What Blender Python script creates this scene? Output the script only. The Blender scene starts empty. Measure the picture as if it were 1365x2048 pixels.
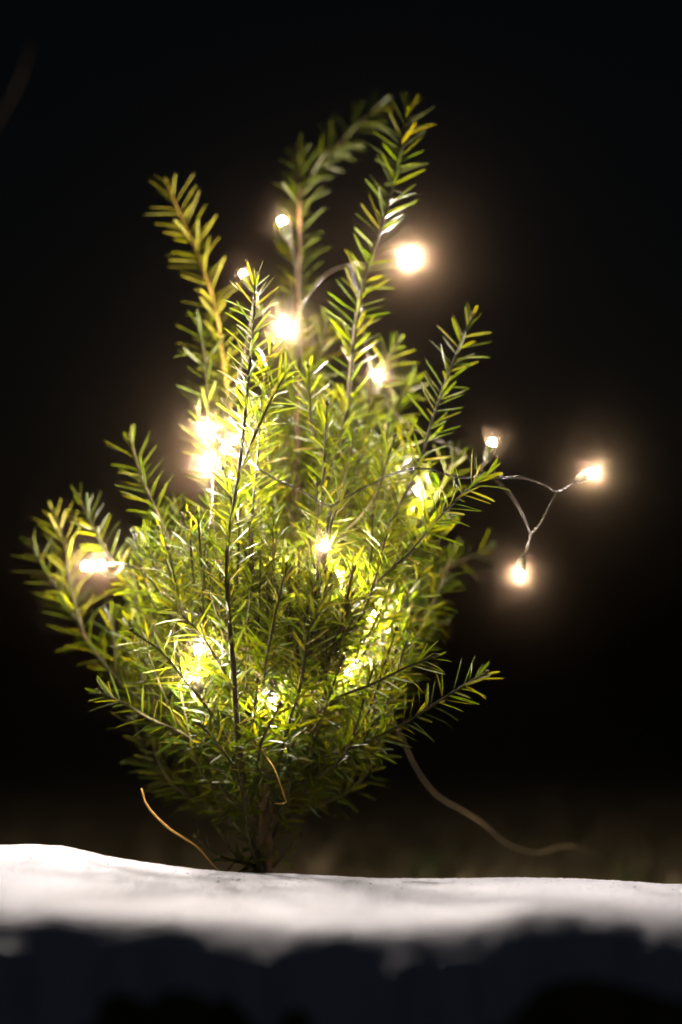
import bpy, math, random
import numpy as np
from mathutils import Vector, Matrix, noise

random.seed(11)
rng = np.random.default_rng(11)
SC = bpy.context.scene
COL = SC.collection

# ------------------------------------------------------------------ camera
CAM_POS = Vector((0.0, -1.55, 0.13))
PITCH = math.radians(3.74)
cam_d = bpy.data.cameras.new('camera')
cam = bpy.data.objects.new('camera', cam_d)
COL.objects.link(cam)
SC.camera = cam
cam.location = CAM_POS
cam.rotation_euler = (math.radians(90) + PITCH, 0, 0)
cam_d.sensor_fit = 'VERTICAL'
cam_d.sensor_height = 36
cam_d.sensor_width = 24
cam_d.lens = 85
cam_d.clip_start = 0.02
cam_d.clip_end = 400
cam_d.dof.use_dof = True
cam_d.dof.focus_distance = 1.475
cam_d.dof.aperture_fstop = 2.0

# ------------------------------------------------------------------ night sky, faint moonlight, exposure
world = bpy.data.worlds.new('World')
SC.world = world
world.use_nodes = True
wn = world.node_tree
sky = wn.nodes.new('ShaderNodeTexSky')
sky.sky_type = 'NISHITA'
sky.sun_disc = False
sky.sun_elevation = math.radians(38)
sky.sun_rotation = math.radians(200)
bg = wn.nodes['Background']
bg.inputs['Strength'].default_value = 0.0005
wn.links.new(sky.outputs[0], bg.inputs['Color'])

moon_d = bpy.data.lights.new('moon', 'SUN')
moon_d.energy = 0.03
moon_d.angle = math.radians(0.6)
moon_d.color = (0.42, 0.58, 1.0)
moon = bpy.data.objects.new('moon', moon_d)
COL.objects.link(moon)
moon.rotation_euler = (math.radians(52), 0, math.radians(-20))

SC.view_settings.view_transform = 'Standard'
SC.view_settings.look = 'None'
SC.view_settings.gamma = 1
SC.view_settings.use_curve_mapping = False
SC.view_settings.exposure = 0.0
SC.render.engine = 'CYCLES'
cy = SC.cycles
cy.use_denoising = True
cy.max_bounces = 5
cy.diffuse_bounces = 2
cy.glossy_bounces = 2
cy.transmission_bounces = 3
cy.volume_bounces = 0
cy.sample_clamp_indirect = 4.0
cy.caustics_reflective = False
cy.caustics_refractive = False

LED_COLOR = (1.0, 0.87, 0.79, 1)
LED_POWER = 6100.0            # radiance of a bulb that looks at the lens
HAZE_DENSITY = 0.036
HAZE_FORWARD = 0.9993

# ------------------------------------------------------------------ helpers
FPX = 85 / 36 * 2048
FWD = Vector((0, math.cos(PITCH), math.sin(PITCH)))
UP = Vector((0, -math.sin(PITCH), math.cos(PITCH)))


def P(px, py, Y=0.0):
    """the point at depth Y that the photograph shows at this pixel"""
    d = FWD + Vector((1, 0, 0)) * ((px - 682.5) / FPX) + UP * ((1024 - py) / FPX)
    t = (Y - CAM_POS.y) / d.y
    return CAM_POS + d * t


def material(name):
    m = bpy.data.materials.new(name)
    m.use_nodes = True
    nt = m.node_tree
    nt.nodes.clear()
    out = nt.nodes.new('ShaderNodeOutputMaterial')
    return m, nt, out


def node(nt, kind, **kw):
    n = nt.nodes.new(kind)
    for k, v in kw.items():
        if k in n.inputs:
            n.inputs[k].default_value = v
        else:
            setattr(n, k, v)
    return n


def ramp(nt, stops, fac=None):
    r = nt.nodes.new('ShaderNodeValToRGB')
    els = r.color_ramp.elements
    while len(els) < len(stops):
        els.new(0.5)
    for e, (p, c) in zip(els, stops):
        e.position = p
        e.color = (*c, 1)
    if fac is not None:
        nt.links.new(fac, r.inputs[0])
    return r


def mesh_obj(name, verts, faces, mat, parent=None, smooth=True, kind=None):
    me = bpy.data.meshes.new(name)
    me.from_pydata([tuple(v) for v in verts], [], [tuple(f) for f in faces])
    if smooth:
        me.polygons.foreach_set('use_smooth', [True] * len(me.polygons))
    me.update()
    if mat:
        me.materials.append(mat)
    o = bpy.data.objects.new(name, me)
    COL.objects.link(o)
    if parent:
        o.parent = parent
        o.matrix_parent_inverse = parent_inverse(parent)
    if kind:
        o['kind'] = kind
    return o


def world_of(o):
    m = Matrix.LocRotScale(o.location, o.rotation_euler, o.scale)
    if o.parent:
        return world_of(o.parent) @ o.matrix_parent_inverse @ m
    return m


def parent_inverse(p):
    return world_of(p).inverted()


def empty(name, loc, label, cat, group=None):
    o = bpy.data.objects.new(name, None)
    COL.objects.link(o)
    o.location = loc
    o.empty_display_size = 0.02
    tag(o, label, cat, group)
    return o


def tag(o, label, cat, group=None):
    o['label'] = label
    o['category'] = cat
    if group:
        o['group'] = group


def spline(pts, step):
    """Catmull-Rom through pts, resampled at about step metres"""
    pts = [Vector(p) for p in pts]
    if len(pts) == 2:
        pts = [pts[0], (pts[0] + pts[1]) / 2, pts[1]]
    ext = [pts[0] * 2 - pts[1]] + pts + [pts[-1] * 2 - pts[-2]]
    dense = []
    for i in range(1, len(ext) - 2):
        a, b, c, d = ext[i - 1:i + 3]
        for k in range(16):
            t = k / 16
            dense.append(0.5 * ((2 * b) + (c - a) * t + (2 * a - 5 * b + 4 * c - d) * t * t + (3 * b - a - 3 * c + d) * t ** 3))
    dense.append(pts[-1].copy())
    L = [0.0]
    for i in range(1, len(dense)):
        L.append(L[-1] + (dense[i] - dense[i - 1]).length)
    n = max(3, int(L[-1] / step) + 1)
    out, j = [], 0
    for k in range(n):
        s = L[-1] * k / (n - 1)
        while j < len(L) - 2 and L[j + 1] < s:
            j += 1
        f = (s - L[j]) / max(1e-9, L[j + 1] - L[j])
        out.append(dense[j].lerp(dense[j + 1], min(1, max(0, f))))
    return out, L[-1]


def tangents(path):
    n = len(path)
    return [(path[min(i + 1, n - 1)] - path[max(i - 1, 0)]).normalized() for i in range(n)]


def tube(path, radii, sides=7, cap=True):
    """verts, faces of a tapering tube"""
    tg = tangents(path)
    ref = Vector((0, 1, 0)) if abs(tg[0].y) < 0.8 else Vector((1, 0, 0))
    u = tg[0].cross(ref).normalized()
    V, F = [], []
    for i, p in enumerate(path):
        u = (u - tg[i] * u.dot(tg[i])).normalized()
        w = tg[i].cross(u)
        r = radii[i] if hasattr(radii, '__len__') else radii
        for k in range(sides):
            a = 2 * math.pi * k / sides
            V.append(p + (u * math.cos(a) + w * math.sin(a)) * r)
    for i in range(len(path) - 1):
        for k in range(sides):
            k2 = (k + 1) % sides
            F.append((i * sides + k, i * sides + k2, (i + 1) * sides + k2, (i + 1) * sides + k))
    if cap:
        F.append(tuple(range(sides - 1, -1, -1)))
        b = (len(path) - 1) * sides
        F.append(tuple(range(b, b + sides)))
    return V, F


def join(parts):
    V, F = [], []
    for v, f in parts:
        b = len(V)
        V += list(v)
        F += [tuple(i + b for i in q) for q in f]
    return V, F


def interp(x, table):
    return float(np.interp(x, [t[0] for t in table], [t[1] for t in table]))


# ------------------------------------------------------------------ materials
def needle_material(name, top_stops, under_stops, thru_stops):
    m, nt, out = material(name)
    geo = nt.nodes.new('ShaderNodeNewGeometry')
    info = nt.nodes.new('ShaderNodeObjectInfo')
    add = node(nt, 'ShaderNodeMath', operation='ADD')
    nt.links.new(geo.outputs['Random Per Island'], add.inputs[0])
    nt.links.new(info.outputs['Random'], add.inputs[1])
    fr = node(nt, 'ShaderNodeMath', operation='FRACT')
    nt.links.new(add.outputs[0], fr.inputs[0])
    top = ramp(nt, top_stops, fr.outputs[0])
    under = ramp(nt, under_stops, fr.outputs[0])
    mix = node(nt, 'ShaderNodeMix', data_type='RGBA')
    nt.links.new(geo.outputs['Backfacing'], mix.inputs[0])
    nt.links.new(top.outputs[0], mix.inputs[6])
    nt.links.new(under.outputs[0], mix.inputs[7])
    # slight mottling along the blade
    tc = nt.nodes.new('ShaderNodeTexCoord')
    nz = node(nt, 'ShaderNodeTexNoise', Scale=220.0, Detail=3.0)
    nt.links.new(geo.outputs['Position'], nz.inputs['Vector'])
    mott = ramp(nt, [(0.3, (0.72, 0.72, 0.72)), (0.7, (1.2, 1.15, 1.0))], nz.outputs[0])
    mul = node(nt, 'ShaderNodeMix', data_type='RGBA', blend_type='MULTIPLY')
    mul.inputs[0].default_value = 1
    nt.links.new(mix.outputs[2], mul.inputs[6])
    nt.links.new(mott.outputs[0], mul.inputs[7])
    bs = node(nt, 'ShaderNodeBsdfPrincipled', Roughness=0.40)
    bs.inputs['Specular IOR Level'].default_value = 0.18
    nt.links.new(mul.outputs[2], bs.inputs['Base Color'])
    tr = nt.nodes.new('ShaderNodeBsdfTranslucent')
    tcol = ramp(nt, thru_stops, fr.outputs[0])
    nt.links.new(tcol.outputs[0], tr.inputs[0])
    ms = node(nt, 'ShaderNodeMixShader')
    ms.inputs[0].default_value = 0.5
    nt.links.new(bs.outputs[0], ms.inputs[1])
    nt.links.new(tr.outputs[0], ms.inputs[2])
    nt.links.new(ms.outputs[0], out.inputs[0])
    return m


def bark_material(name, c1, c2, c3, scale=180, bump=0.5):
    m, nt, out = material(name)
    tc = nt.nodes.new('ShaderNodeTexCoord')
    mp = node(nt, 'ShaderNodeMapping')
    mp.inputs['Scale'].default_value = (1, 1, 0.35)
    nt.links.new(tc.outputs['Object'], mp.inputs[0])
    n = node(nt, 'ShaderNodeTexNoise', Scale=scale, Detail=5.0, Roughness=0.65)
    nt.links.new(mp.outputs[0], n.inputs['Vector'])
    r = ramp(nt, [(0.3, c1), (0.55, c2), (0.72, c3)], n.outputs[0])
    b = node(nt, 'ShaderNodeBsdfPrincipled', Roughness=0.75)
    b.inputs['Specular IOR Level'].default_value = 0.2
    nt.links.new(r.outputs[0], b.inputs['Base Color'])
    bp = node(nt, 'ShaderNodeBump', Strength=bump, Distance=0.001)
    nt.links.new(n.outputs[0], bp.inputs['Height'])
    nt.links.new(bp.outputs[0], b.inputs['Normal'])
    nt.links.new(b.outputs[0], out.inputs[0])
    return m


def snow_material():
    m, nt, out = material('snow')
    tc = nt.nodes.new('ShaderNodeTexCoord')
    n1 = node(nt, 'ShaderNodeTexNoise', Scale=500.0, Detail=4.0, Roughness=0.7)
    n2 = node(nt, 'ShaderNodeTexNoise', Scale=60.0, Detail=3.0, Roughness=0.6)
    nt.links.new(tc.outputs['Object'], n1.inputs['Vector'])
    nt.links.new(tc.outputs['Object'], n2.inputs['Vector'])
    mx = node(nt, 'ShaderNodeMath', operation='ADD')
    nt.links.new(n1.outputs[0], mx.inputs[0])
    nt.links.new(n2.outputs[0], mx.inputs[1])
    r = ramp(nt, [(0.3, (0.80, 0.82, 0.89)), (0.7, (0.88, 0.89, 0.95))], n2.outputs[0])
    b = node(nt, 'ShaderNodeBsdfPrincipled', Roughness=0.55)
    b.inputs['Specular IOR Level'].default_value = 0.35
    nt.links.new(r.outputs[0], b.inputs['Base Color'])
    bp = node(nt, 'ShaderNodeBump', Strength=0.8, Distance=0.0016)
    nt.links.new(mx.outputs[0], bp.inputs['Height'])
    nt.links.new(bp.outputs[0], b.inputs['Normal'])
    nt.links.new(b.outputs[0], out.inputs[0])
    return m


def plain(name, col, rough=0.5, spec=0.5, metallic=0.0, noise_scale=None, col2=None):
    m, nt, out = material(name)
    b = node(nt, 'ShaderNodeBsdfPrincipled', Roughness=rough, Metallic=metallic)
    b.inputs['Specular IOR Level'].default_value = spec
    b.inputs['Base Color'].default_value = (*col, 1)
    if noise_scale:
        tc = nt.nodes.new('ShaderNodeTexCoord')
        n = node(nt, 'ShaderNodeTexNoise', Scale=noise_scale, Detail=5.0)
        nt.links.new(tc.outputs['Object'], n.inputs['Vector'])
        r = ramp(nt, [(0.3, col), (0.7, col2)], n.outputs[0])
        nt.links.new(r.outputs[0], b.inputs['Base Color'])
    nt.links.new(b.outputs[0], out.inputs[0])
    return m


def soil_material():
    m, nt, out = material('soil')
    tc = nt.nodes.new('ShaderNodeTexCoord')
    n1 = node(nt, 'ShaderNodeTexNoise', Scale=14.0, Detail=8.0, Roughness=0.7)
    n2 = node(nt, 'ShaderNodeTexNoise', Scale=3.0, Detail=3.0)
    nt.links.new(tc.outputs['Object'], n1.inputs['Vector'])
    nt.links.new(tc.outputs['Object'], n2.inputs['Vector'])
    r1 = ramp(nt, [(0.3, (0.10, 0.07, 0.04)), (0.55, (0.22, 0.165, 0.09)), (0.75, (0.34, 0.27, 0.15))], n1.outputs[0])
    r2 = ramp(nt, [(0.4, (0.75, 0.85, 0.6)), (0.65, (1, 0.95, 0.9))], n2.outputs[0])
    mx = node(nt, 'ShaderNodeMix', data_type='RGBA', blend_type='MULTIPLY')
    mx.inputs[0].default_value = 1
    nt.links.new(r1.outputs[0], mx.inputs[6])
    nt.links.new(r2.outputs[0], mx.inputs[7])
    b = node(nt, 'ShaderNodeBsdfPrincipled', Roughness=0.9)
    b.inputs['Specular IOR Level'].default_value = 0.2
    nt.links.new(mx.outputs[2], b.inputs['Base Color'])
    bp = node(nt, 'ShaderNodeBump', Strength=0.8, Distance=0.01)
    nt.links.new(n1.outputs[0], bp.inputs['Height'])
    nt.links.new(bp.outputs[0], b.inputs['Normal'])
    nt.links.new(b.outputs[0], out.inputs[0])
    return m


def led_material(name, k):
    m, nt, out = material(name)
    e = nt.nodes.new('ShaderNodeEmission')
    e.inputs[0].default_value = LED_COLOR
    e.inputs[1].default_value = LED_POWER * k
    nt.links.new(e.outputs[0], out.inputs[0])
    m.cycles.emission_sampling = 'FRONT'
    return m


def housing_material():
    m, nt, out = material('led_housing')
    b = node(nt, 'ShaderNodeBsdfPrincipled', Roughness=0.3)
    b.inputs['Base Color'].default_value = (0.09, 0.095, 0.045, 1)
    t = nt.nodes.new('ShaderNodeBsdfTranslucent')
    t.inputs[0].default_value = (0.05, 0.05, 0.02, 1)
    ms = node(nt, 'ShaderNodeMixShader')
    ms.inputs[0].default_value = 0.5
    nt.links.new(b.outputs[0], ms.inputs[1])
    nt.links.new(t.outputs[0], ms.inputs[2])
    nt.links.new(ms.outputs[0], out.inputs[0])
    return m


def grass_material(name, c1, c2):
    m, nt, out = material(name)
    geo = nt.nodes.new('ShaderNodeNewGeometry')
    r = ramp(nt, [(0, c1), (1, c2)], geo.outputs['Random Per Island'])
    b = node(nt, 'ShaderNodeBsdfPrincipled', Roughness=0.5)
    nt.links.new(r.outputs[0], b.inputs['Base Color'])
    t = nt.nodes.new('ShaderNodeBsdfTranslucent')
    nt.links.new(r.outputs[0], t.inputs[0])
    ms = node(nt, 'ShaderNodeMixShader')
    ms.inputs[0].default_value = 0.35
    nt.links.new(b.outputs[0], ms.inputs[1])
    nt.links.new(t.outputs[0], ms.inputs[2])
    nt.links.new(ms.outputs[0], out.inputs[0])
    return m


M_NEEDLE = needle_material('yew_needle',
    [(0.0, (0.009, 0.024, 0.0008)), (0.45, (0.021, 0.038, 0.001)), (0.85, (0.040, 0.052, 0.0013)), (0.96, (0.075, 0.068, 0.003)), (1.0, (0.11, 0.06, 0.008))],
    [(0.0, (0.036, 0.052, 0.0035)), (1.0, (0.070, 0.080, 0.005))],
    [(0.0, (0.078, 0.125, 0.0007)), (0.6, (0.145, 0.170, 0.0009)), (1.0, (0.22, 0.175, 0.0025))])
M_LIT_GOLD = needle_material('lit_gold_needle',  # brighter needle copy: bulb light on these shoots is put into the colour
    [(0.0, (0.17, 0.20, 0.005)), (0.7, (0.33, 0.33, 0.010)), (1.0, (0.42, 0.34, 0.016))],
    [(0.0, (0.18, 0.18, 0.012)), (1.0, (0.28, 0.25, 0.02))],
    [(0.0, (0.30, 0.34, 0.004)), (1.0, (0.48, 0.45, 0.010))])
M_BARK = bark_material('bark', (0.03, 0.02, 0.010), (0.075, 0.042, 0.018), (0.22, 0.11, 0.04), 160, 0.8)
M_TWIG = bark_material('twig_bark', (0.020, 0.022, 0.006), (0.045, 0.036, 0.010), (0.10, 0.056, 0.014), 260, 0.4)
M_YOUNG = bark_material('young_orange_bark', (0.24, 0.17, 0.03), (0.40, 0.25, 0.045), (0.55, 0.34, 0.07), 260, 0.3)
M_GREY_TWIG = bark_material('grey_twig_bark', (0.025, 0.018, 0.011), (0.05, 0.036, 0.022), (0.08, 0.058, 0.036), 60, 0.3)
M_SNOW = snow_material()
M_SOIL = soil_material()
M_WIRE = plain('wire_insulation', (0.016, 0.015, 0.008), 0.28, 0.35, 0.0, 200, (0.07, 0.052, 0.024))
M_LEAD = plain('cable_insulation', (0.02, 0.03, 0.028), 0.3, 0.5, 0.0, 24, (0.50, 0.36, 0.16))
M_HOUSE = housing_material()
M_STALK = grass_material('dry_stalk', (0.68, 0.38, 0.08), (0.72, 0.44, 0.12))
M_DRY = grass_material('dry_grass', (0.34, 0.24, 0.12), (0.52, 0.42, 0.24))
M_GREEN = grass_material('green_grass', (0.03, 0.10, 0.015), (0.06, 0.16, 0.03))

# ------------------------------------------------------------------ ground: a raised bed that breaks off towards the camera
RIDGE_Y = -0.06
RIDGE_PX = [(-400, 1700), (0, 1690), (60, 1689), (120, 1692), (160, 1701), (200, 1711), (260, 1721), (330, 1732), (400, 1740), (480, 1747),
            (560, 1749), (650, 1753), (760, 1758), (900, 1759), (1050, 1757), (1150, 1758), (1250, 1763), (1365, 1771), (1700, 1790)]
LIP_PX = [(-300, 1885), (0, 1888), (110, 1884), (226, 1886), (300, 1893), (400, 1893), (450, 1894), (530, 1908), (600, 1914), (760, 1914),
          (850, 1909), (940, 1905), (1000, 1892), (1070, 1872), (1130, 1868), (1200, 1874), (1300, 1888), (1365, 1896), (1650, 1900)]
ridge_tab = [(P(a, b, RIDGE_Y).x, P(a, b, RIDGE_Y).z) for a, b in RIDGE_PX]


LIP_Y = -0.40
lip_tab = [(P(a, b, LIP_Y).x, P(a, b, LIP_Y).z + 0.012) for a, b in LIP_PX]      # height of the top just before the edge


def fbm(x, y, z, octs=4):
    s, a = 0.0, 1.0
    for _ in range(octs):
        s += a * noise.noise((x, y, z))
        x, y, z, a = x * 2.03, y * 2.03, z * 2.03, a * 0.5
    return s


ROLL = 0.022


def lip_at(x, y):
    return LIP_Y + 0.008 * fbm(x * 20, y * 12, 3.3, 4)


def bed_top(x, y, lip):
    """the smooth shape of the bed: level, rounded off at the front edge, then a steep face"""
    zr = interp(x, ridge_tab)
    if y > RIDGE_Y:                                   # falls away behind the crest
        d = y - RIDGE_Y
        return zr - 0.04 * d - 1.7 * d * d
    f = min(1, (RIDGE_Y - y) / max(0.05, RIDGE_Y - lip))
    z = zr * (1 - f) + interp(x, lip_tab) * f - 0.003 * math.sin(math.pi * f)
    e = lip + ROLL - y
    if e > 0:
        k = 0.6 / ROLL
        e1 = 2.4 / (2 * k)                            # where the face has become steep
        z -= k * min(e, e1) ** 2 + 2.4 * max(0, e - e1)
    return z


def snow_z(x, y):
    lip = lip_at(x, y)
    z = bed_top(x, y, lip)
    far = min(1, abs(y - RIDGE_Y) * 14 + 0.12)
    z += 0.0016 * fbm(x * 11, y * 11, 1.3, 3) * far
    z += 0.0004 * fbm(x * 90, y * 90, 2.7, 3)
    z += 0.0006 * fbm(x * 380, y * 380, 5.1, 2)
    if y < lip - 0.002:                               # thins out raggedly over the bare face
        z -= 1.7 * (lip - 0.002 - y) - 0.034 * (fbm(x * 13, y * 22, 8.3, 4) + 0.12) * min(1, (lip - y) * 110)
    return z


def ground_z(x, y):
    n = 0.010 * fbm(x * 7, y * 7, 0.4, 4)
    if y > 0.16:
        t = min(1, (y - 0.16) / 0.3)
        if y > 1.5:
            n += 0.03 * fbm(x * 0.5, y * 0.5, 3, 2) * min(1, (y - 1.5) / 5)
        return -0.056 + n * (0.35 + 0.65 * t)
    if y > RIDGE_Y:
        return -0.056 + n * 0.35
    lip = lip_at(x, y)
    z = bed_top(x, y, lip) - 0.012 + 0.003 * fbm(x * 40, y * 40, 9, 4) + 0.004 * fbm(x * 12, y * 12, 7, 2)
    t = min(1, (RIDGE_Y - y) / 0.05)
    z = -0.056 * (1 - t) + z * t
    return max(z, -0.42 + n)


def heightfield(name, xs, ys, fz, mat):
    V = [(x, y, fz(x, y)) for y in ys for x in xs]
    nx = len(xs)
    F = [(j * nx + i, j * nx + i + 1, (j + 1) * nx + i + 1, (j + 1) * nx + i) for j in range(len(ys) - 1) for i in range(nx - 1)]
    return mesh_obj(name, V, F, mat)


gx = np.concatenate([-np.geomspace(120, 0.75, 22), np.linspace(-0.7, 0.7, 260), np.geomspace(0.75, 120, 22)])
gy = np.concatenate([-np.geomspace(60, 1.1, 10), np.linspace(-1.0, -0.65, 8), np.linspace(-0.63, -0.51, 10), np.linspace(-0.505, -0.36, 90), np.linspace(-0.35, 0.3, 60), np.linspace(0.33, 2.0, 60), np.geomspace(2.1, 200, 30)])
ground = heightfield('ground', gx, gy, ground_z, M_SOIL)
ground['kind'] = 'structure'

# ------------------------------------------------------------------ snow bank
sx = np.linspace(-0.36, 0.36, 520)
sy = np.concatenate([np.linspace(-0.47, -0.34, 170), np.linspace(-0.338, -0.09, 120), np.linspace(-0.088, 0.0, 60), np.linspace(0.004, 0.17, 24)])
snow = heightfield('snow_bank', sx, sy, snow_z, M_SNOW)
snow['kind'] = 'structure'
snow['label'] = 'bright snow layer with a broken dark front edge below the yew'


def snow_crystals():
    V, F = [], []
    for _ in range(1800):
        x = random.uniform(-0.34, 0.34)
        y = random.uniform(-0.40, -0.07)
        z = snow_z(x, y)
        r = random.uniform(0.0003, 0.0008)
        q = Vector((random.gauss(0, .22), random.gauss(0, .22), 1)).normalized().to_track_quat('Z', 'Y')
        b = len(V)
        for s in (-1, 1):
            for k in range(6):
                a = k * math.pi / 3
                V.append(Vector((x, y, z + r * 0.15)) + q @ Vector((r * math.cos(a), r * math.sin(a), s * r * 0.12)))
        F.append(tuple(b + k for k in range(5, -1, -1)))
        F.append(tuple(b + 6 + k for k in range(6)))
        for k in range(6):
            k2 = (k + 1) % 6
            F.append((b + k, b + k2, b + 6 + k2, b + 6 + k))
    m, nt, out = material('ice_crystal')
    b = node(nt, 'ShaderNodeBsdfPrincipled', Roughness=0.10)
    b.inputs['Base Color'].default_value = (0.9, 0.93, 1, 1)
    b.inputs['Specular IOR Level'].default_value = 1.0
    nt.links.new(b.outputs[0], out.inputs[0])
    o = mesh_obj('snow_crystals', V, F, m, smooth=False, kind='stuff')
    tag(o, 'tiny glinting ice crystals scattered over the snow', 'snow crystals')


snow_crystals()

# ------------------------------------------------------------------ the string of lights: where each bulb sits
# px, py, depth, level (0 strong, 1 middle, 2 weak, 3 hidden in the foliage, some added unseen as fill light), the way it points in the picture (dx, dy) and towards the lens
LEDS = [
    (565, 442, 0.030, 2, (-0.3, 0.9, 0.2), 0.15),
    (487, 548, -0.045, 2, (-0.5, 0.7, 0.1), 0.15),
    (572, 655, -0.005, 0, (0.1, 0.2, 1), 2.1),
    (820, 515, 0.070, 0, (0.5, 0.1, 1), 2.5),
    (757, 752, 0.010, 1, (0.1, 0.8, 0.5), 0.42),
    (413, 858, -0.020, 0, (-0.3, 0.3, 1), 1.3),
    (413, 928, -0.035, 0, (-0.2, -0.1, 1), 1.7),
    (985, 885, -0.010, 2, (0.25, 0.9, 0.25), 0.15),
    (1185, 945, -0.045, 1, (0.8, 0.4, 0.7), 0.8),
    (1040, 1150, -0.020, 1, (-0.15, -0.9, 0.6), 0.6),
    (172, 1132, 0.015, 1, (-0.2, 0.05, 1), 0.42),
    (202, 1129, -0.005, 1, (0.05, -0.05, 1), 0.42),
    (648, 1095, -0.090, 2, (0.1, 0.8, 0.3), 0.3),
    (400, 1297, -0.050, 2, (0.2, -0.6, 0.5), 0.3),
    (385, 1362, -0.060, 3, (-0.3, 0.3, -0.4), 1.0),
    (672, 1150, -0.040, 3, (0.3, 0.2, -0.5), 1.0),
    (830, 985, 0.015, 3, (0.4, 0.3, -0.5), 1.0),
    (555, 1165, -0.015, 3, (0.1, 0.2, -0.8), 1.0),
    (470, 880, -0.040, 2, (0.5, 0.4, 0.4), 0.35),
    (545, 1395, -0.045, 3, (0.0, -0.6, -0.4), 0.5),  # added unseen bulb, fills the low front needles and snow
    (330, 1180, 0.040, 3, (-0.2, 0.3, -0.6), 1.0),
    (690, 900, 0.070, 3, (0.2, 0.2, -1), 1.0),  # added inner bulb, unseen, there only for its light
    (745, 1225, 0.000, 3, (0.5, -0.3, -0.5), 1.0),  # added unseen bulb, brightens the snow on the right
    (610, 1010, 0.105, 3, (0.1, 0.1, -1), 0.9),  # added unseen bulb facing back, lights the ground behind
    (470, 1230, 0.095, 3, (-0.2, -0.1, -1), 0.9),  # added unseen bulb, brightens the back foliage and ground
    (690, 1340, -0.020, 3, (0.4, -0.3, -0.5), 0.9),  # added unseen bulb, fills the lower right needles and snow
]
LED_POS = [P(l[0], l[1], l[2]) for l in LEDS]
SEEN = [p for p, l in zip(LED_POS, LEDS) if l[3] in (0, 1, 2)]

# ------------------------------------------------------------------ the yew
BASE = P(528, 1758, 0.005)
shrub = empty('yew_shrub', BASE, 'small upright yew shrub wound with warm fairy lights in the snow', 'shrub')

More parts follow.
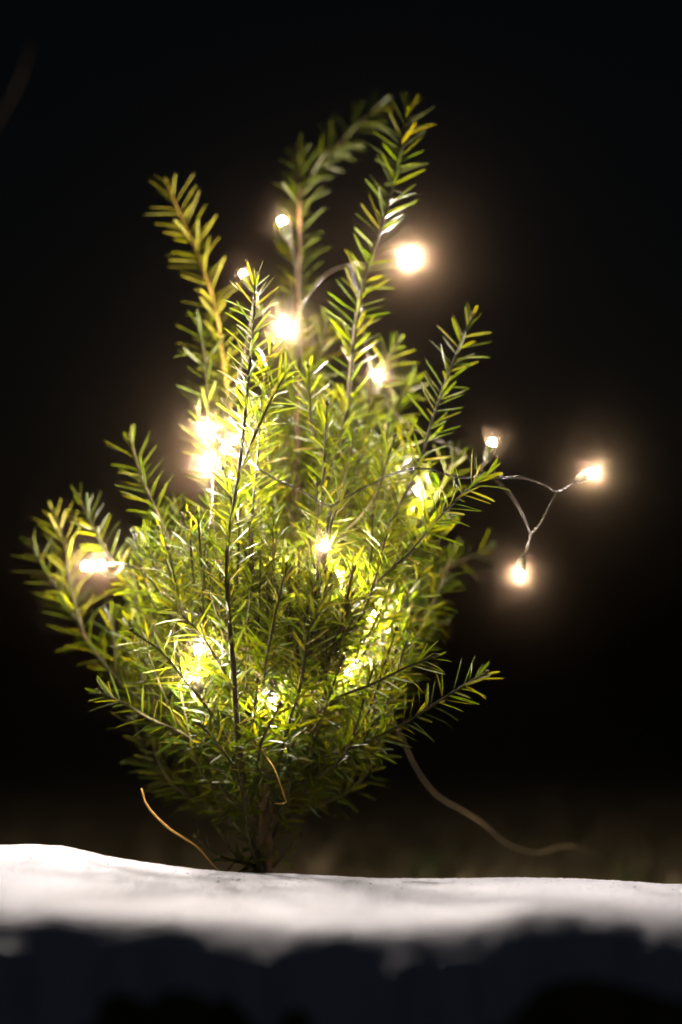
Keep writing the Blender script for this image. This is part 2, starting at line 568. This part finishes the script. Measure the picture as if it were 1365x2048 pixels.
# each shoot: pixels from tip to root with depth; needle length (m); spread
SHOOTS = {
    'leader': [(596, 292, .06), (598, 385, .05), (600, 480, .045), (597, 580, .04), (598, 720, .035), (596, 900, .025), (588, 1060, .02), (568, 1250, .01),
               (545, 1430, .005), (535, 1600, .005), (528, 1775, .005)],
    'back_left': [(334, 362, .035), (350, 405, .035), (376, 462, .035), (410, 545, .03), (436, 640, .03), (452, 760, .025), (475, 920, .02), (515, 1120, .02), (545, 1330, .01)],
    'front_leader': [(511, 548, -.07), (508, 640, -.07), (497, 760, -.072), (486, 880, -.075), (470, 1000, -.078), (456, 1090, -.08), (456, 1200, -.08),
                     (466, 1320, -.075), (476, 1450, -.06), (492, 1600, -.035), (518, 1740, -.005)],
    'arching': [(765, 205, .10), (722, 245, .10), (680, 285, .09), (640, 325, .075), (606, 385, .055)],
    'tall_right': [(825, 205, .00), (806, 270, .00), (796, 330, .00), (780, 395, -.005), (752, 490, -.01), (722, 590, -.01), (706, 700, -.01), (692, 850, -.005), (660, 1010, .0), (610, 1200, .005), (560, 1400, .005)],
    'right_shoot': [(945, 630, -.02), (915, 705, -.025), (886, 780, -.03), (862, 850, -.03), (842, 920, -.03), (800, 1010, -.03), (740, 1130, -.025), (650, 1290, -.01), (570, 1440, .0)],
    'right_mid': [(985, 945, -.06), (935, 980, -.065), (872, 1042, -.065), (820, 1105, -.06), (750, 1170, -.05), (660, 1290, -.03), (580, 1440, -.005)],
    'right_back': [(980, 1098, .06), (910, 1128, .06), (820, 1180, .055), (720, 1250, .04), (620, 1370, .02)],
    'right_low_back': [(892, 1245, .05), (820, 1240, .05), (730, 1280, .04), (640, 1370, .03), (575, 1470, .01)],
    'right_low': [(872, 1312, -.07), (812, 1335, -.07), (745, 1368, -.065), (670, 1400, -.05), (590, 1470, -.02), (545, 1560, .0)],
    'right_lowest': [(972, 1345, -.04), (905, 1385, -.045), (835, 1430, -.045), (760, 1472, -.04), (670, 1515, -.025), (590, 1580, -.01), (540, 1660, .0)],
    'right_stub': [(775, 1512, -.02), (710, 1500, -.03), (640, 1520, -.02), (560, 1600, 0)],
    'left_a': [(258, 872, .0), (280, 940, -.005), (308, 1010, -.01), (345, 1090, -.01), (400, 1190, -.01), (460, 1310, -.005), (530, 1480, .0)],
    'left_b': [(158, 992, .01), (182, 1045, .01), (216, 1105, .01), (265, 1175, .01), (335, 1265, .01), (430, 1380, .005), (525, 1530, .0)],
    'left_far': [(58, 1082, .035), (98, 1150, .035), (138, 1215, .035), (172, 1275, .03), (215, 1335, .025), (285, 1405, .02), (390, 1485, .01), (520, 1610, .0)],
    'left_c': [(108, 1025, .03), (132, 1100, .03), (142, 1175, .03), (165, 1260, .03)],
    'left_stub': [(222, 1225, .03), (230, 1290, .03), (232, 1345, .025)],
    'left_low': [(195, 1382, -.04), (245, 1405, -.045), (305, 1440, -.045), (385, 1480, -.035), (480, 1580, -.01)],
    'left_front': [(265, 1262, -.06), (325, 1305, -.065), (370, 1360, -.07), (425, 1430, -.06), (490, 1540, -.02)],
    'left_front_b': [(330, 1205, -.06), (385, 1250, -.07), (440, 1330, -.06), (500, 1450, -.02)],
    'front_mid': [(660, 1150, -.10), (640, 1215, -.10), (615, 1280, -.10), (602, 1370, -.09), (575, 1460, -.06), (535, 1620, -.01)],
    'front_upper': [(692, 985, -.085), (665, 1040, -.085), (650, 1110, -.08), (625, 1190, -.075), (590, 1300, -.055), (545, 1450, -.01)],
    'side_spur': [(578, 738, -.07), (545, 795, -.075), (506, 880, -.075), (488, 930, -.075)],
    'second_stem': [(545, 690, -.035), (525, 800, -.04), (515, 930, -.045), (505, 1050, -.045), (510, 1200, -.04), (525, 1400, -.02)],
    'inner_left': [(393, 640, .01), (408, 700, .01), (416, 800, .005), (420, 920, .0), (432, 1080, -.005), (480, 1300, -.005)],
    'mid_gap_a': [(552, 600, .045), (578, 690, .045), (594, 800, .035)],
    'mid_gap_b': [(655, 640, .055), (632, 740, .05), (602, 870, .035)],
    'mid_gap_c': [(520, 735, .05), (548, 820, .045), (590, 930, .03)],
    'inner_right': [(800, 678, .03), (765, 742, .03), (735, 830, .025), (715, 960, .02), (680, 1120, .015), (600, 1330, .01)],
    'inner_right_b': [(828, 752, .05), (790, 830, .045), (760, 930, .04), (715, 1080, .03), (625, 1300, .015)],
    'inner_right_c': [(745, 1035, -.04), (742, 1120, -.045), (720, 1210, -.045), (650, 1340, -.03)],
    'right_tuft': [(915, 905, .02), (880, 985, .02), (830, 1080, .02), (740, 1200, .015), (630, 1360, .01)],
    'front_sprig': [(575, 1130, -.09), (560, 1190, -.092), (545, 1260, -.085), (530, 1340, -.06), (520, 1450, -.02)],
    'front_low': [(560, 1410, -.09), (545, 1440, -.085), (520, 1500, -.06), (520, 1600, -.02)],
    'front_low_left': [(400, 1450, -.08), (430, 1480, -.075), (470, 1540, -.05), (510, 1640, -.01)],
    'low_dark_a': [(480, 1560, -.05), (488, 1610, -.05), (500, 1660, -.03), (525, 1720, .0)],
    'low_dark_b': [(420, 1600, .02), (455, 1640, .02), (510, 1700, .005)],
    'low_dark_c': [(600, 1590, .02), (580, 1630, .02), (540, 1690, .005)],
    'skirt_a': [(392, 1672, -.03), (425, 1705, -.03), (470, 1722, -.02), (520, 1735, .0)],
    'skirt_b': [(440, 1660, -.04), (462, 1700, -.035), (495, 1728, -.02), (522, 1742, .0)],
    'skirt_c': [(600, 1672, .02), (575, 1705, .015), (545, 1735, .005)],
    'skirt_d': [(495, 1655, -.05), (505, 1700, -.04), (520, 1740, -.01)],
}
ISOLATED = ('leader', 'back_left', 'front_leader', 'arching', 'tall_right', 'right_shoot', 'right_lowest', 'right_mid', 'left_a', 'left_b', 'left_far', 'left_c', 'side_spur', 'front_upper', 'front_mid', 'right_low')

NEEDLES = []      # (base, dir, normal, length, width, curve, branch index, score)
branches = []     # (path, length, r_root, r_tip, material, isolated)
LEAF_SEC = ((0.0, .22), (.07, .55), (.30, .96), (.66, 1.0), (.90, .62), (1.0, .05))


def add_shoot(pts, r_tip, r_root, bare=0.0, nlen=0.022, gap=0.0023, mat=None, isolated=False, flat=0.55, top_bonus=0.0, thin=1.0, wide=1.0, lit_gold=False):
    """pts from tip to root"""
    path, L = spline(pts[::-1], 0.004)           # root -> tip
    bi = len(branches)
    branches.append((path, L, r_root, r_tip, mat or M_TWIG, isolated))
    tg = tangents(path)
    n = int((1 - bare) * L / gap * thin)
    az = random.uniform(0, 6.28)
    roll = random.uniform(-0.5, 0.5)
    for k in range(n):
        f = bare + (1 - bare) * (k + random.random()) / n
        if random.random() < 0.06:
            continue
        i = min(len(path) - 1, int(f * (len(path) - 1)))
        p, t = path[i], tg[i]
        # two-ranked frame: sideways in the picture-ish plane, and fore-and-aft
        side = t.cross(Vector((0.15, 1, 0.0)))
        if side.length < 0.2:
            side = t.cross(Vector((1, 0, 0)))
        side.normalize()
        fore = t.cross(side).normalized()
        az += 2.39996 + random.uniform(-0.25, 0.25)
        a = az
        # pull the azimuth towards the two ranks
        a2 = math.atan2(math.sin(a) * (1 - flat), math.cos(a)) + roll
        radial = side * math.cos(a2) + fore * math.sin(a2)
        d_tip = (1 - f) * L
        lean = random.uniform(0.92, 1.22)                      # angle from the stem
        if d_tip < 0.018:
            lean *= 0.35 + 0.65 * d_tip / 0.018
        lean += random.gauss(0, 0.13)
        d = (t * math.cos(lean) + radial * math.sin(lean) + Vector((0, 0, 0.10))).normalized()
        ln = nlen * random.triangular(0.62, 1.14, 0.98)
        if d_tip < 0.014:
            ln *= 0.5 + 0.5 * d_tip / 0.014
        if random.random() < 0.05:
            ln *= 0.6
        up = (t - d * t.dot(d)).normalized()
        up = (up + d.cross(up) * random.gauss(0, 0.45)).normalized()
        w = random.uniform(0.00078, 0.00108) * wide
        cv = random.gauss(0.0, 0.09) - 0.20 * up.z * (1 - abs(t.z))
        NEEDLES.append((p + radial * r_tip * 0.6, d, up, ln, w, cv, bi, isolated, lit_gold))
    return bi


for key, pts in SHOOTS.items():
    pp = [P(*q) for q in pts]
    low = key.startswith(('low', 'skirt'))
    front = key in ('front_leader', 'front_mid', 'front_upper', 'right_mid', 'front_sprig', 'left_front', 'left_front_b', 'side_spur')
    lead = key in ('leader', 'front_leader', 'tall_right', 'back_left')
    mat = M_YOUNG if key in ('back_left',) else M_TWIG
    _, L = spline(pp, 0.01)
    if key == 'leader':
        path, L = spline(pp[::-1], 0.004)
        add_shoot(pp, 0.0009, 0.0065, bare=0.2, nlen=0.0235, isolated=True, gap=0.0020)
    else:
        add_shoot(pp, 0.0007, 0.0011 + 0.0024 * min(1, L / 0.45) * (1 if lead else .5), bare=0.04 if low else (0.16 if lead else 0.10), nlen=0.0130 if low else (0.0225 if not lead else 0.0240),
                  isolated=key in ISOLATED, mat=mat, lit_gold=key in ('back_left', 'left_c'), gap=0.0015 if front else 0.0019, thin=0.4 if low else 1.0, flat=0.75 if key in ('right_lowest', 'right_low') else (0.15 if front else 0.5))

# fill: shorter shoots through the body of the shrub
ENV = [(640, 480, 760), (720, 400, 790), (820, 370, 830), (920, 320, 880), (1020, 250, 920), (1100, 190, 930), (1200, 190, 910), (1300, 210, 870), (1380, 240, 840),
       (1430, 320, 740), (1480, 400, 660), (1540, 450, 600), (1620, 475, 580)]


def env(py):
    ys = [e[0] for e in ENV]
    return float(np.interp(py, ys, [e[1] for e in ENV])), float(np.interp(py, ys, [e[2] for e in ENV]))


stem_pts = np.array([[*q] for b in branches for q in b[0][: int(len(b[0]) * 0.72)]])
made = 0
while made < 300:
    py = random.triangular(660, 1560, 1160)
    x0, x1 = env(py)
    if random.random() > (x1 - x0) / 740:
        continue
    u = math.sqrt(random.random())
    phi = random.uniform(0, 2 * math.pi)
    cx, hw = (x0 + x1) / 2, (x1 - x0) / 2
    px = cx + u * math.cos(phi) * hw * 0.97
    depth_r = 0.105 * min(1, hw / 300)
    Y = 0.012 + u * math.sin(phi) * depth_r
    if Y < -0.065:
        Y = -0.065 + random.uniform(0, 0.03)
    tip = P(px, py, Y)
    off = abs(px - cx) / hw
    drop = random.uniform(170, 300) * (0.75 + 0.3 * u)
    bpy_ = min(1735, py + drop)
    ax = float(np.interp(bpy_, [700, 1060, 1430, 1750], [598, 588, 545, 528]))
    rx = ax + (px - ax) * random.uniform(0.25, 0.5)
    root = P(rx, bpy_, 0.01 + (Y - 0.01) * random.uniform(0.2, 0.45))
    rank = np.linalg.norm(stem_pts - np.array([*root]), axis=1) + 3 * np.maximum(0, stem_pts[:, 2] - (tip.z - 0.03))
    root = Vector(stem_pts[int(np.argmin(rank))])
    mid = root.lerp(tip, 0.5) + Vector(((tip.x - root.x) * 0.18, (tip.y - root.y) * 0.18, -0.012 * (0.4 + off))) + Vector((random.gauss(0, .004), random.gauss(0, .004), random.gauss(0, .004)))
    add_shoot([tip, mid, root], 0.0006, 0.0014, bare=0.08, nlen=random.uniform(0.0165, 0.023), gap=0.0018, flat=random.uniform(0.2, 0.6), wide=0.88)
    made += 1

# keep the bulbs that look out of the foliage clear, and no needle through a bulb
B = np.array([[*n[0]] for n in NEEDLES])
D = np.array([[*n[1]] for n in NEEDLES])
LN = np.array([n[3] for n in NEEDLES])
NF = np.array([n[7] for n in NEEDLES])
keep = np.ones(len(NEEDLES), bool)
for (lx, ly, ld, lev, _, _), p in zip(LEDS, LED_POS):
    out_dir = np.array([*(CAM_POS - p).normalized()])
    rr = {0: 0.0085, 1: 0.0075, 2: 0.0045, 3: 0.002}[lev]
    for s in (0.15, 0.4, 0.65, 0.9):
        q = B + D * (LN * s)[:, None] - np.array([*p])
        along = q @ out_dir
        perp = np.linalg.norm(q - along[:, None] * out_dir, axis=1)
        near = np.linalg.norm(q, axis=1) < (0.0105 if lev < 2 else 0.0045)
        block = (perp < rr) & (along > 0) & (lev < 3) & (~NF | (perp < rr * 0.45))
        keep &= ~(near | block)
NEEDLES = [n for n, k in zip(NEEDLES, keep) if k]

# stems
trunk_obj = None
branch_objs = []
for path, L, r0, r1, mat, iso in branches:
    n = len(path)
    radii = []
    for i in range(n):
        f = i / (n - 1)
        r = r0 + (r1 - r0) * f ** 0.5
        r *= 1 + 0.10 * noise.noise(path[i] * 160)
        radii.append(r)
    radii[-1] *= 0.7
    V, F = tube(path, radii, 7)
    # the bud that closes the tip
    t = tangents(path)[-1]
    bl = 0.0032
    bud_path = [path[-1] + t * (bl * s - 0.0006) for s in (0, .25, .55, .85, 1.0)]
    V2, F2 = tube(bud_path, [0.0009, 0.00135, 0.0014, 0.0008, 0.0002], 6)
    V, F = join([(V, F), (V2, F2)])
    if trunk_obj is None:
        trunk_obj = mesh_obj('trunk', V, F, M_BARK, shrub)
        branch_objs.append(trunk_obj)
    else:
        branch_objs.append(mesh_obj('branch', V, F, mat, shrub))

# the needles that show largest are parts of their branch, the rest one mass
TEMPLATE = []
for cv in (-0.26, -0.16, -0.07, 0.0, 0.07, 0.15):
    V = []
    for s, hw in LEAF_SEC:
        h = hw * 0.052
        z = cv * s * s
        V += [(-h, s, z + h * 0.35), (0, s, z), (h, s, z + h * 0.35)]
    F = []
    for i in range(len(LEAF_SEC) - 1):
        a = i * 3
        F += [(a, a + 1, a + 4, a + 3), (a + 1, a + 2, a + 5, a + 4)]
    me = bpy.data.meshes.new('needle')
    me.from_pydata(V, [], F)
    me.polygons.foreach_set('use_smooth', [True] * len(me.polygons))
    me.materials.append(M_NEEDLE)
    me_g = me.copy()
    me_g.materials[0] = M_LIT_GOLD
    TEMPLATE.append((cv, me, me_g))

cand = [i for i, n in enumerate(NEEDLES) if n[7]]


def isolation(n):
    """how much a needle stands out: near the edge of the shrub, near the camera, broadside on"""
    mid = n[0] + n[1] * n[3] * 0.5
    v = (mid - CAM_POS)
    broad = 1 - abs(n[1].dot(v.normalized()))
    hgt = (mid.z - 0.12) / 0.3
    side = abs(mid.x + 0.04) / 0.15
    return broad * 0.8 + max(0, hgt) + 0.7 * side - mid.y * 3


cand.sort(key=lambda i: -isolation(NEEDLES[i]))
single = set(cand[:300])
for i in sorted(single):
    b, d, up, ln, w, cv, bi, iso, lit_gold = NEEDLES[i]
    tcv, me, me_g = min(TEMPLATE, key=lambda q: abs(q[0] - cv))
    o = bpy.data.objects.new('needle', me_g if lit_gold else me)
    COL.objects.link(o)
    par = branch_objs[bi]
    o.parent = par
    x = d.cross(up).normalized()
    z = x.cross(d).normalized()
    rot = Matrix((x, d, z)).transposed().to_4x4()
    sw = w / 0.052 / ln
    M = Matrix.Translation(b) @ rot @ Matrix.Diagonal((ln * sw, ln, ln, 1))
    o.matrix_parent_inverse = parent_inverse(par)
    o.matrix_basis = M

rest = [n for i, n in enumerate(NEEDLES) if i not in single]
nb = np.array([[*n[0]] for n in rest])
nd = np.array([[*n[1]] for n in rest])
nu = np.array([[*n[2]] for n in rest])
nl = np.array([n[3] for n in rest])[:, None]
nw = np.array([n[4] for n in rest])[:, None]
nc = np.array([n[5] for n in rest])[:, None]
nx = np.cross(nd, nu)
rows = []
for s, hw in LEAF_SEC:
    c = nb + nd * nl * s + nu * (nc * nl * s * s)
    h = nw * hw
    rows += [c - nx * h + nu * h * 0.35, c, c + nx * h + nu * h * 0.35]
VV = np.stack(rows, 1).reshape(-1, 3)
S3 = len(LEAF_SEC) * 3
fq = []
for i in range(len(LEAF_SEC) - 1):
    a = i * 3
    fq += [(a, a + 1, a + 4, a + 3), (a + 1, a + 2, a + 5, a + 4)]
fq = np.array(fq)
FF = (fq[None] + (np.arange(len(rest)) * S3)[:, None, None]).reshape(-1, 4)
nm = mesh_obj('needles', VV.tolist(), FF.tolist(), M_NEEDLE, shrub, kind='stuff')
nm.data.materials.append(M_LIT_GOLD)
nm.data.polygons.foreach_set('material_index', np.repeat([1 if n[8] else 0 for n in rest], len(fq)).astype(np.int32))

# ------------------------------------------------------------------ the string of lights
string_root = P(748, 1378, 0.06)
string = empty('fairy_light_string', string_root, 'string of warm white fairy lights on twisted wire wound through the yew', 'fairy lights')
M_LED = {k: led_material('lit_bulb', k) for k in sorted({l[5] for l in LEDS})}


def twisted(pts, r=0.00042, amp=0.00052, pitch=0.0095):
    path, L = spline(pts, 0.0011)
    tg = tangents(path)
    ref = Vector((0, 1, 0))
    out = []
    for ph in (0, math.pi):
        q = []
        for i, p in enumerate(path):
            u = tg[i].cross(ref).normalized() if abs(tg[i].dot(ref)) < .95 else tg[i].cross(Vector((1, 0, 0))).normalized()
            w = tg[i].cross(u)
            a = 2 * math.pi * (i / max(1, len(path) - 1)) * L / pitch + ph
            q.append(p + (u * math.cos(a) + w * math.sin(a)) * amp)
        out.append(tube(q, r, 5))
    return join(out)


def wire(pts, **kw):
    V, F = twisted([P(*q) if not isinstance(q, Vector) else q for q in pts], **kw)
    return mesh_obj('wire', V, F, M_WIRE, string)


def revolve(profile, origin, axis, sides=14):
    axis = axis.normalized()
    ref = Vector((0, 1, 0)) if abs(axis.y) < .8 else Vector((1, 0, 0))
    u = axis.cross(ref).normalized()
    w = axis.cross(u)
    V, F = [], []
    for z, r in profile:
        for k in range(sides):
            a = 2 * math.pi * k / sides
            V.append(origin + axis * z + (u * math.cos(a) + w * math.sin(a)) * r)
    for i in range(len(profile) - 1):
        for k in range(sides):
            k2 = (k + 1) % sides
            F.append((i * sides + k, (i) * sides + k2, (i + 1) * sides + k2, (i + 1) * sides + k))
    F.append(tuple(range(sides - 1, -1, -1)))
    b = (len(profile) - 1) * sides
    F.append(tuple(range(b, b + sides)))
    return V, F


LED_TAIL = []
for (px, py, Y, lev, (dx, dz, dc), power), p in zip(LEDS, LED_POS):
    ax = Vector((dx, -dc, dz)).normalized()
    bulb_prof = [(-0.0012, 0.0022), (0.0004, 0.0022), (0.0014, 0.0019), (0.0021, 0.0012), (0.0024, 0.0004)]
    house_prof = [(-0.0125, 0.0012), (-0.0118, 0.0024), (-0.0095, 0.0030), (-0.0035, 0.0033), (-0.0016, 0.0032), (-0.0013, 0.0023)]
    h = mesh_obj('light_housing', *revolve(house_prof, p, ax), M_HOUSE, string)
    bulb = mesh_obj('bulb', *revolve(bulb_prof, p, ax, 10), M_LED[power], h)
    LED_TAIL.append(p - ax * 0.0122)

T = LED_TAIL
# lead-in from the ground behind to the shrub
lead, _ = spline([P(1250, 1756, .24), P(1200, 1714, .20), P(1155, 1694, .16), P(1118, 1694, .15), P(1072, 1706, .14), P(1012, 1686, .13), P(962, 1644, .12), P(920, 1618, .115),
                  P(872, 1588, .11), P(832, 1535, .10), P(800, 1466, .085), P(760, 1400, .07), P(748, 1378, .06)], 0.004)
mesh_obj('lead_cable', *tube(lead, 0.0005, 8), M_LEAD, string)
# the loops hanging out at the right
wire([(975, 950, -.058), (1010, 955, -.06), (1045, 955, -.062), (1085, 967, -.06), (1112, 985, -.058)])
wire([P(1112, 985, -.058), P(1135, 973, -.05), T[8]])
wire([(1112, 985, -.058), (1096, 1018, -.05), (1080, 1048, -.04), (1062, 1068, -.03)])
wire([P(1062, 1068, -.03), P(1053, 1100, -.02), T[9]], pitch=.02)
wire([(1062, 1068, -.03), (1050, 1035, -.005), (1028, 998, .03), (1000, 968, .035), (960, 938, .03), (925, 905, .02), (885, 885, .02), (835, 860, .03), (800, 835, .03), (770, 800, .02)])
wire([P(960, 938, .03), T[7]])
# across the front
wire([(520, 940, -.085), (560, 962, -.09), (610, 985, -.092), (645, 1008, -.093), (664, 1012, -.092)])
wire([(664, 1012, -.092), (692, 995, -.09), (740, 970, -.088), (795, 945, -.08), (850, 938, -.075), (920, 955, -.068), (975, 950, -.05)])
wire([P(664, 1012, -.092), P(656, 1050, -.094), T[12]])
# left side
wire([T[11], P(250, 1128, -.03), P(295, 1152, -.05), P(335, 1205, -.06), P(385, 1225, -.06), P(420, 1230, -.05)])
wire([T[10], P(225, 1150, .02), P(250, 1128, -.03)])
wire([(412, 1090, -.05), (408, 1160, -.06), (406, 1240, -.06), (403, 1285, -.05)])
wire([P(403, 1285, -.05), T[13]])
wire([P(403, 1285, -.05), P(395, 1330, -.04), T[14]])
wire([T[6], P(425, 1000, -.03), P(412, 1090, -.05)])
wire([T[5], P(440, 890, .0), T[6]])
wire([T[18], P(455, 900, -.03), T[6]])
wire([P(520, 940, -.085), P(490, 915, -.06), T[18]])
wire([T[5], P(470, 780, .0), P(500, 650, -.02), T[1]])
wire([T[1], P(520, 620, .01), P(550, 660, .03), T[2]])
wire([T[2], P(585, 580, .04), P(590, 520, .045), T[0]])
wire([T[2], P(640, 560, .04), P(700, 530, .05), P(750, 535, .105), T[3]])
wire([P(700, 530, .05), P(722, 620, .02), P(735, 700, .015), T[4]])
wire([T[4], P(770, 800, .02), T[21], P(740, 960, .03), T[16]])
wire([T[12], P(655, 1140, -.07), T[15]])
wire([T[15], P(610, 1180, -.05), T[17], P(550, 1290, -.03), T[19]])
wire([T[19], P(640, 1410, .02), P(748, 1378, .06)])
wire([T[22], P(740, 1330, .01), P(748, 1378, .06)])
wire([P(740, 960, .03), P(680, 990, .06), T[23]])
wire([T[20], P(400, 1200, .05), T[24]])
wire([T[22], P(720, 1290, .0), T[25]])
wire([P(420, 1230, -.05), P(380, 1200, .0), T[20]])

# ------------------------------------------------------------------ dry stalks by the trunk
def stalk(name, pts, r, label, group=None):
    path, L = spline([P(*q) for q in pts], 0.002)
    n = len(path)
    V, F = tube(path, [r * (0.45 + 1.1 * (i / (n - 1)) ** 0.7 * (1.25 - i / (n - 1))) * (1 + .25 * noise.noise(path[i] * 300)) for i in range(n)], 6)
    o = mesh_obj(name, V, F, M_STALK)
    tag(o, label, 'stalk', group)
    return o


stalk('dry_stalk', [(445, 1752, -.03), (420, 1722, -.035), (395, 1694, -.04), (365, 1674, -.045), (340, 1658, -.05), (312, 1632, -.05), (293, 1608, -.05), (287, 1590, -.05), (283, 1577, -.05)],
      0.0008, 'bent golden dry grass stalk standing out of the snow left of the trunk')
stalk('dry_stalk', [(548, 1607, -.06), (572, 1606, -.06), (570, 1595, -.06), (560, 1565, -.06), (548, 1535, -.055), (532, 1512, -.05), (520, 1490, -.05)],
      0.0005, 'thin kinked golden grass stem caught in needles before the trunk')


def blades(name, spots, mat, hmin, hmax, w):
    V, F = [], []
    for x, y in spots:
        z = ground_z(x, y) - 0.004
        h = random.uniform(hmin, hmax)
        a = random.uniform(0, 6.28)
        lean = Vector((math.cos(a), math.sin(a), 0)) * h * random.uniform(0.15, 0.9)
        side = Vector((-math.sin(a + .6), math.cos(a + .6), 0)) * w * random.uniform(0.6, 1.2)
        b = len(V)
        for s, k in ((0, 1), (.4, .9), (.75, .6), (1, .06)):
            c = Vector((x, y, z + h * (s - .25 * s * s))) + lean * s * s
            V += [c - side * k, c + side * k]
        for i in range(3):
            F.append((b + 2 * i, b + 2 * i + 1, b + 2 * i + 3, b + 2 * i + 2))
    return V, F


spots = [(random.uniform(-0.8, 0.8), random.uniform(0.25, 2.2)) for _ in range(3800)]
V, F = blades('dry_grass', spots, M_DRY, 0.012, 0.035, 0.0016)
dg = mesh_obj('dry_grass', V, F, M_DRY, kind='stuff')
tag(dg, 'short dead grass on the dark ground behind the snow', 'grass')


def tuft(px, py, Y, n, h, mat, label):
    c = P(px, py, Y)
    sp = [(c.x + random.gauss(0, .006), c.y + random.gauss(0, .01)) for _ in range(n)]
    V, F = blades('grass_tuft', sp, mat, h * .7, h * 1.1, 0.0016)
    o = mesh_obj('grass_tuft', V, F, mat)
    tag(o, label, 'grass tuft', 'blurred tufts behind the snow')


tuft(852, 1700, .62, 18, .05, M_GREEN, 'blurred green grass tuft behind the snow right of the trunk')
tuft(638, 1710, .55, 9, .06, M_DRY, 'blurred pale dry grass tuft behind the snow beside the trunk')
tuft(1270, 1730, .50, 8, .04, M_GREEN, 'dark thin grass tuft behind the snow at far right')

# ------------------------------------------------------------------ a bare sapling at the far left behind, one twig of it in the picture
sap_base = Vector((P(-330, 1000, .46).x, .46, 0))
sap_base.z = ground_z(sap_base.x, .46)
sap = empty('bare_sapling', sap_base, 'dim out of focus bare twig at the upper left behind the yew', 'sapling')
pth, _ = spline([sap_base - Vector((0, 0, .02)), P(-320, 1200, .46), P(-290, 700, .46), P(-300, 300, .46), P(-280, -150, .46)], .01)
mesh_obj('trunk', *tube(pth, [0.009 - 0.006 * i / (len(pth) - 1) for i in range(len(pth))], 8), M_GREY_TWIG, sap)
pth, _ = spline([P(-292, 690, .46), P(-180, 480, .46), P(-60, 330, .46), P(0, 235, .46), P(40, 160, .46), P(62, 85, .46)], .008)
mesh_obj('branch', *tube(pth, [0.0035 - 0.0022 * i / (len(pth) - 1) for i in range(len(pth))], 7), M_GREY_TWIG, sap)
pth, _ = spline([P(-296, 420, .46), P(-340, 300, .46), P(-420, 180, .46)], .008)
mesh_obj('branch', *tube(pth, [0.003 - 0.002 * i / (len(pth) - 1) for i in range(len(pth))], 7), M_GREY_TWIG, sap)

# ------------------------------------------------------------------ added haze box round camera and scene, stands in for lens glow
hz_m, nt, out = material('haze')
pv = nt.nodes.new('ShaderNodeVolumePrincipled')
pv.inputs['Color'].default_value = (1.0, 0.70, 0.42, 1)  # warm halo colour is put into the haze tint
pv.inputs['Density'].default_value = HAZE_DENSITY
pv.inputs['Anisotropy'].default_value = HAZE_FORWARD
nt.links.new(pv.outputs[0], out.inputs['Volume'])
hz_m.cycles.volume_sampling = 'DISTANCE'
hz_m.cycles.homogeneous_volume = True
x0, x1, y0, y1, z0, z1 = -130, 130, -70, 210, -1.6, 3.0
V = [(x, y, z) for z in (z0, z1) for y in (y0, y1) for x in (x0, x1)]
F = [(0, 2, 3, 1), (4, 5, 7, 6), (0, 1, 5, 4), (2, 6, 7, 3), (0, 4, 6, 2), (1, 3, 7, 5)]
hz = mesh_obj('haze', V, F, hz_m, smooth=False, kind='stuff')
tag(hz, 'thin added haze that stands in for lens glow round the bulbs', 'haze')
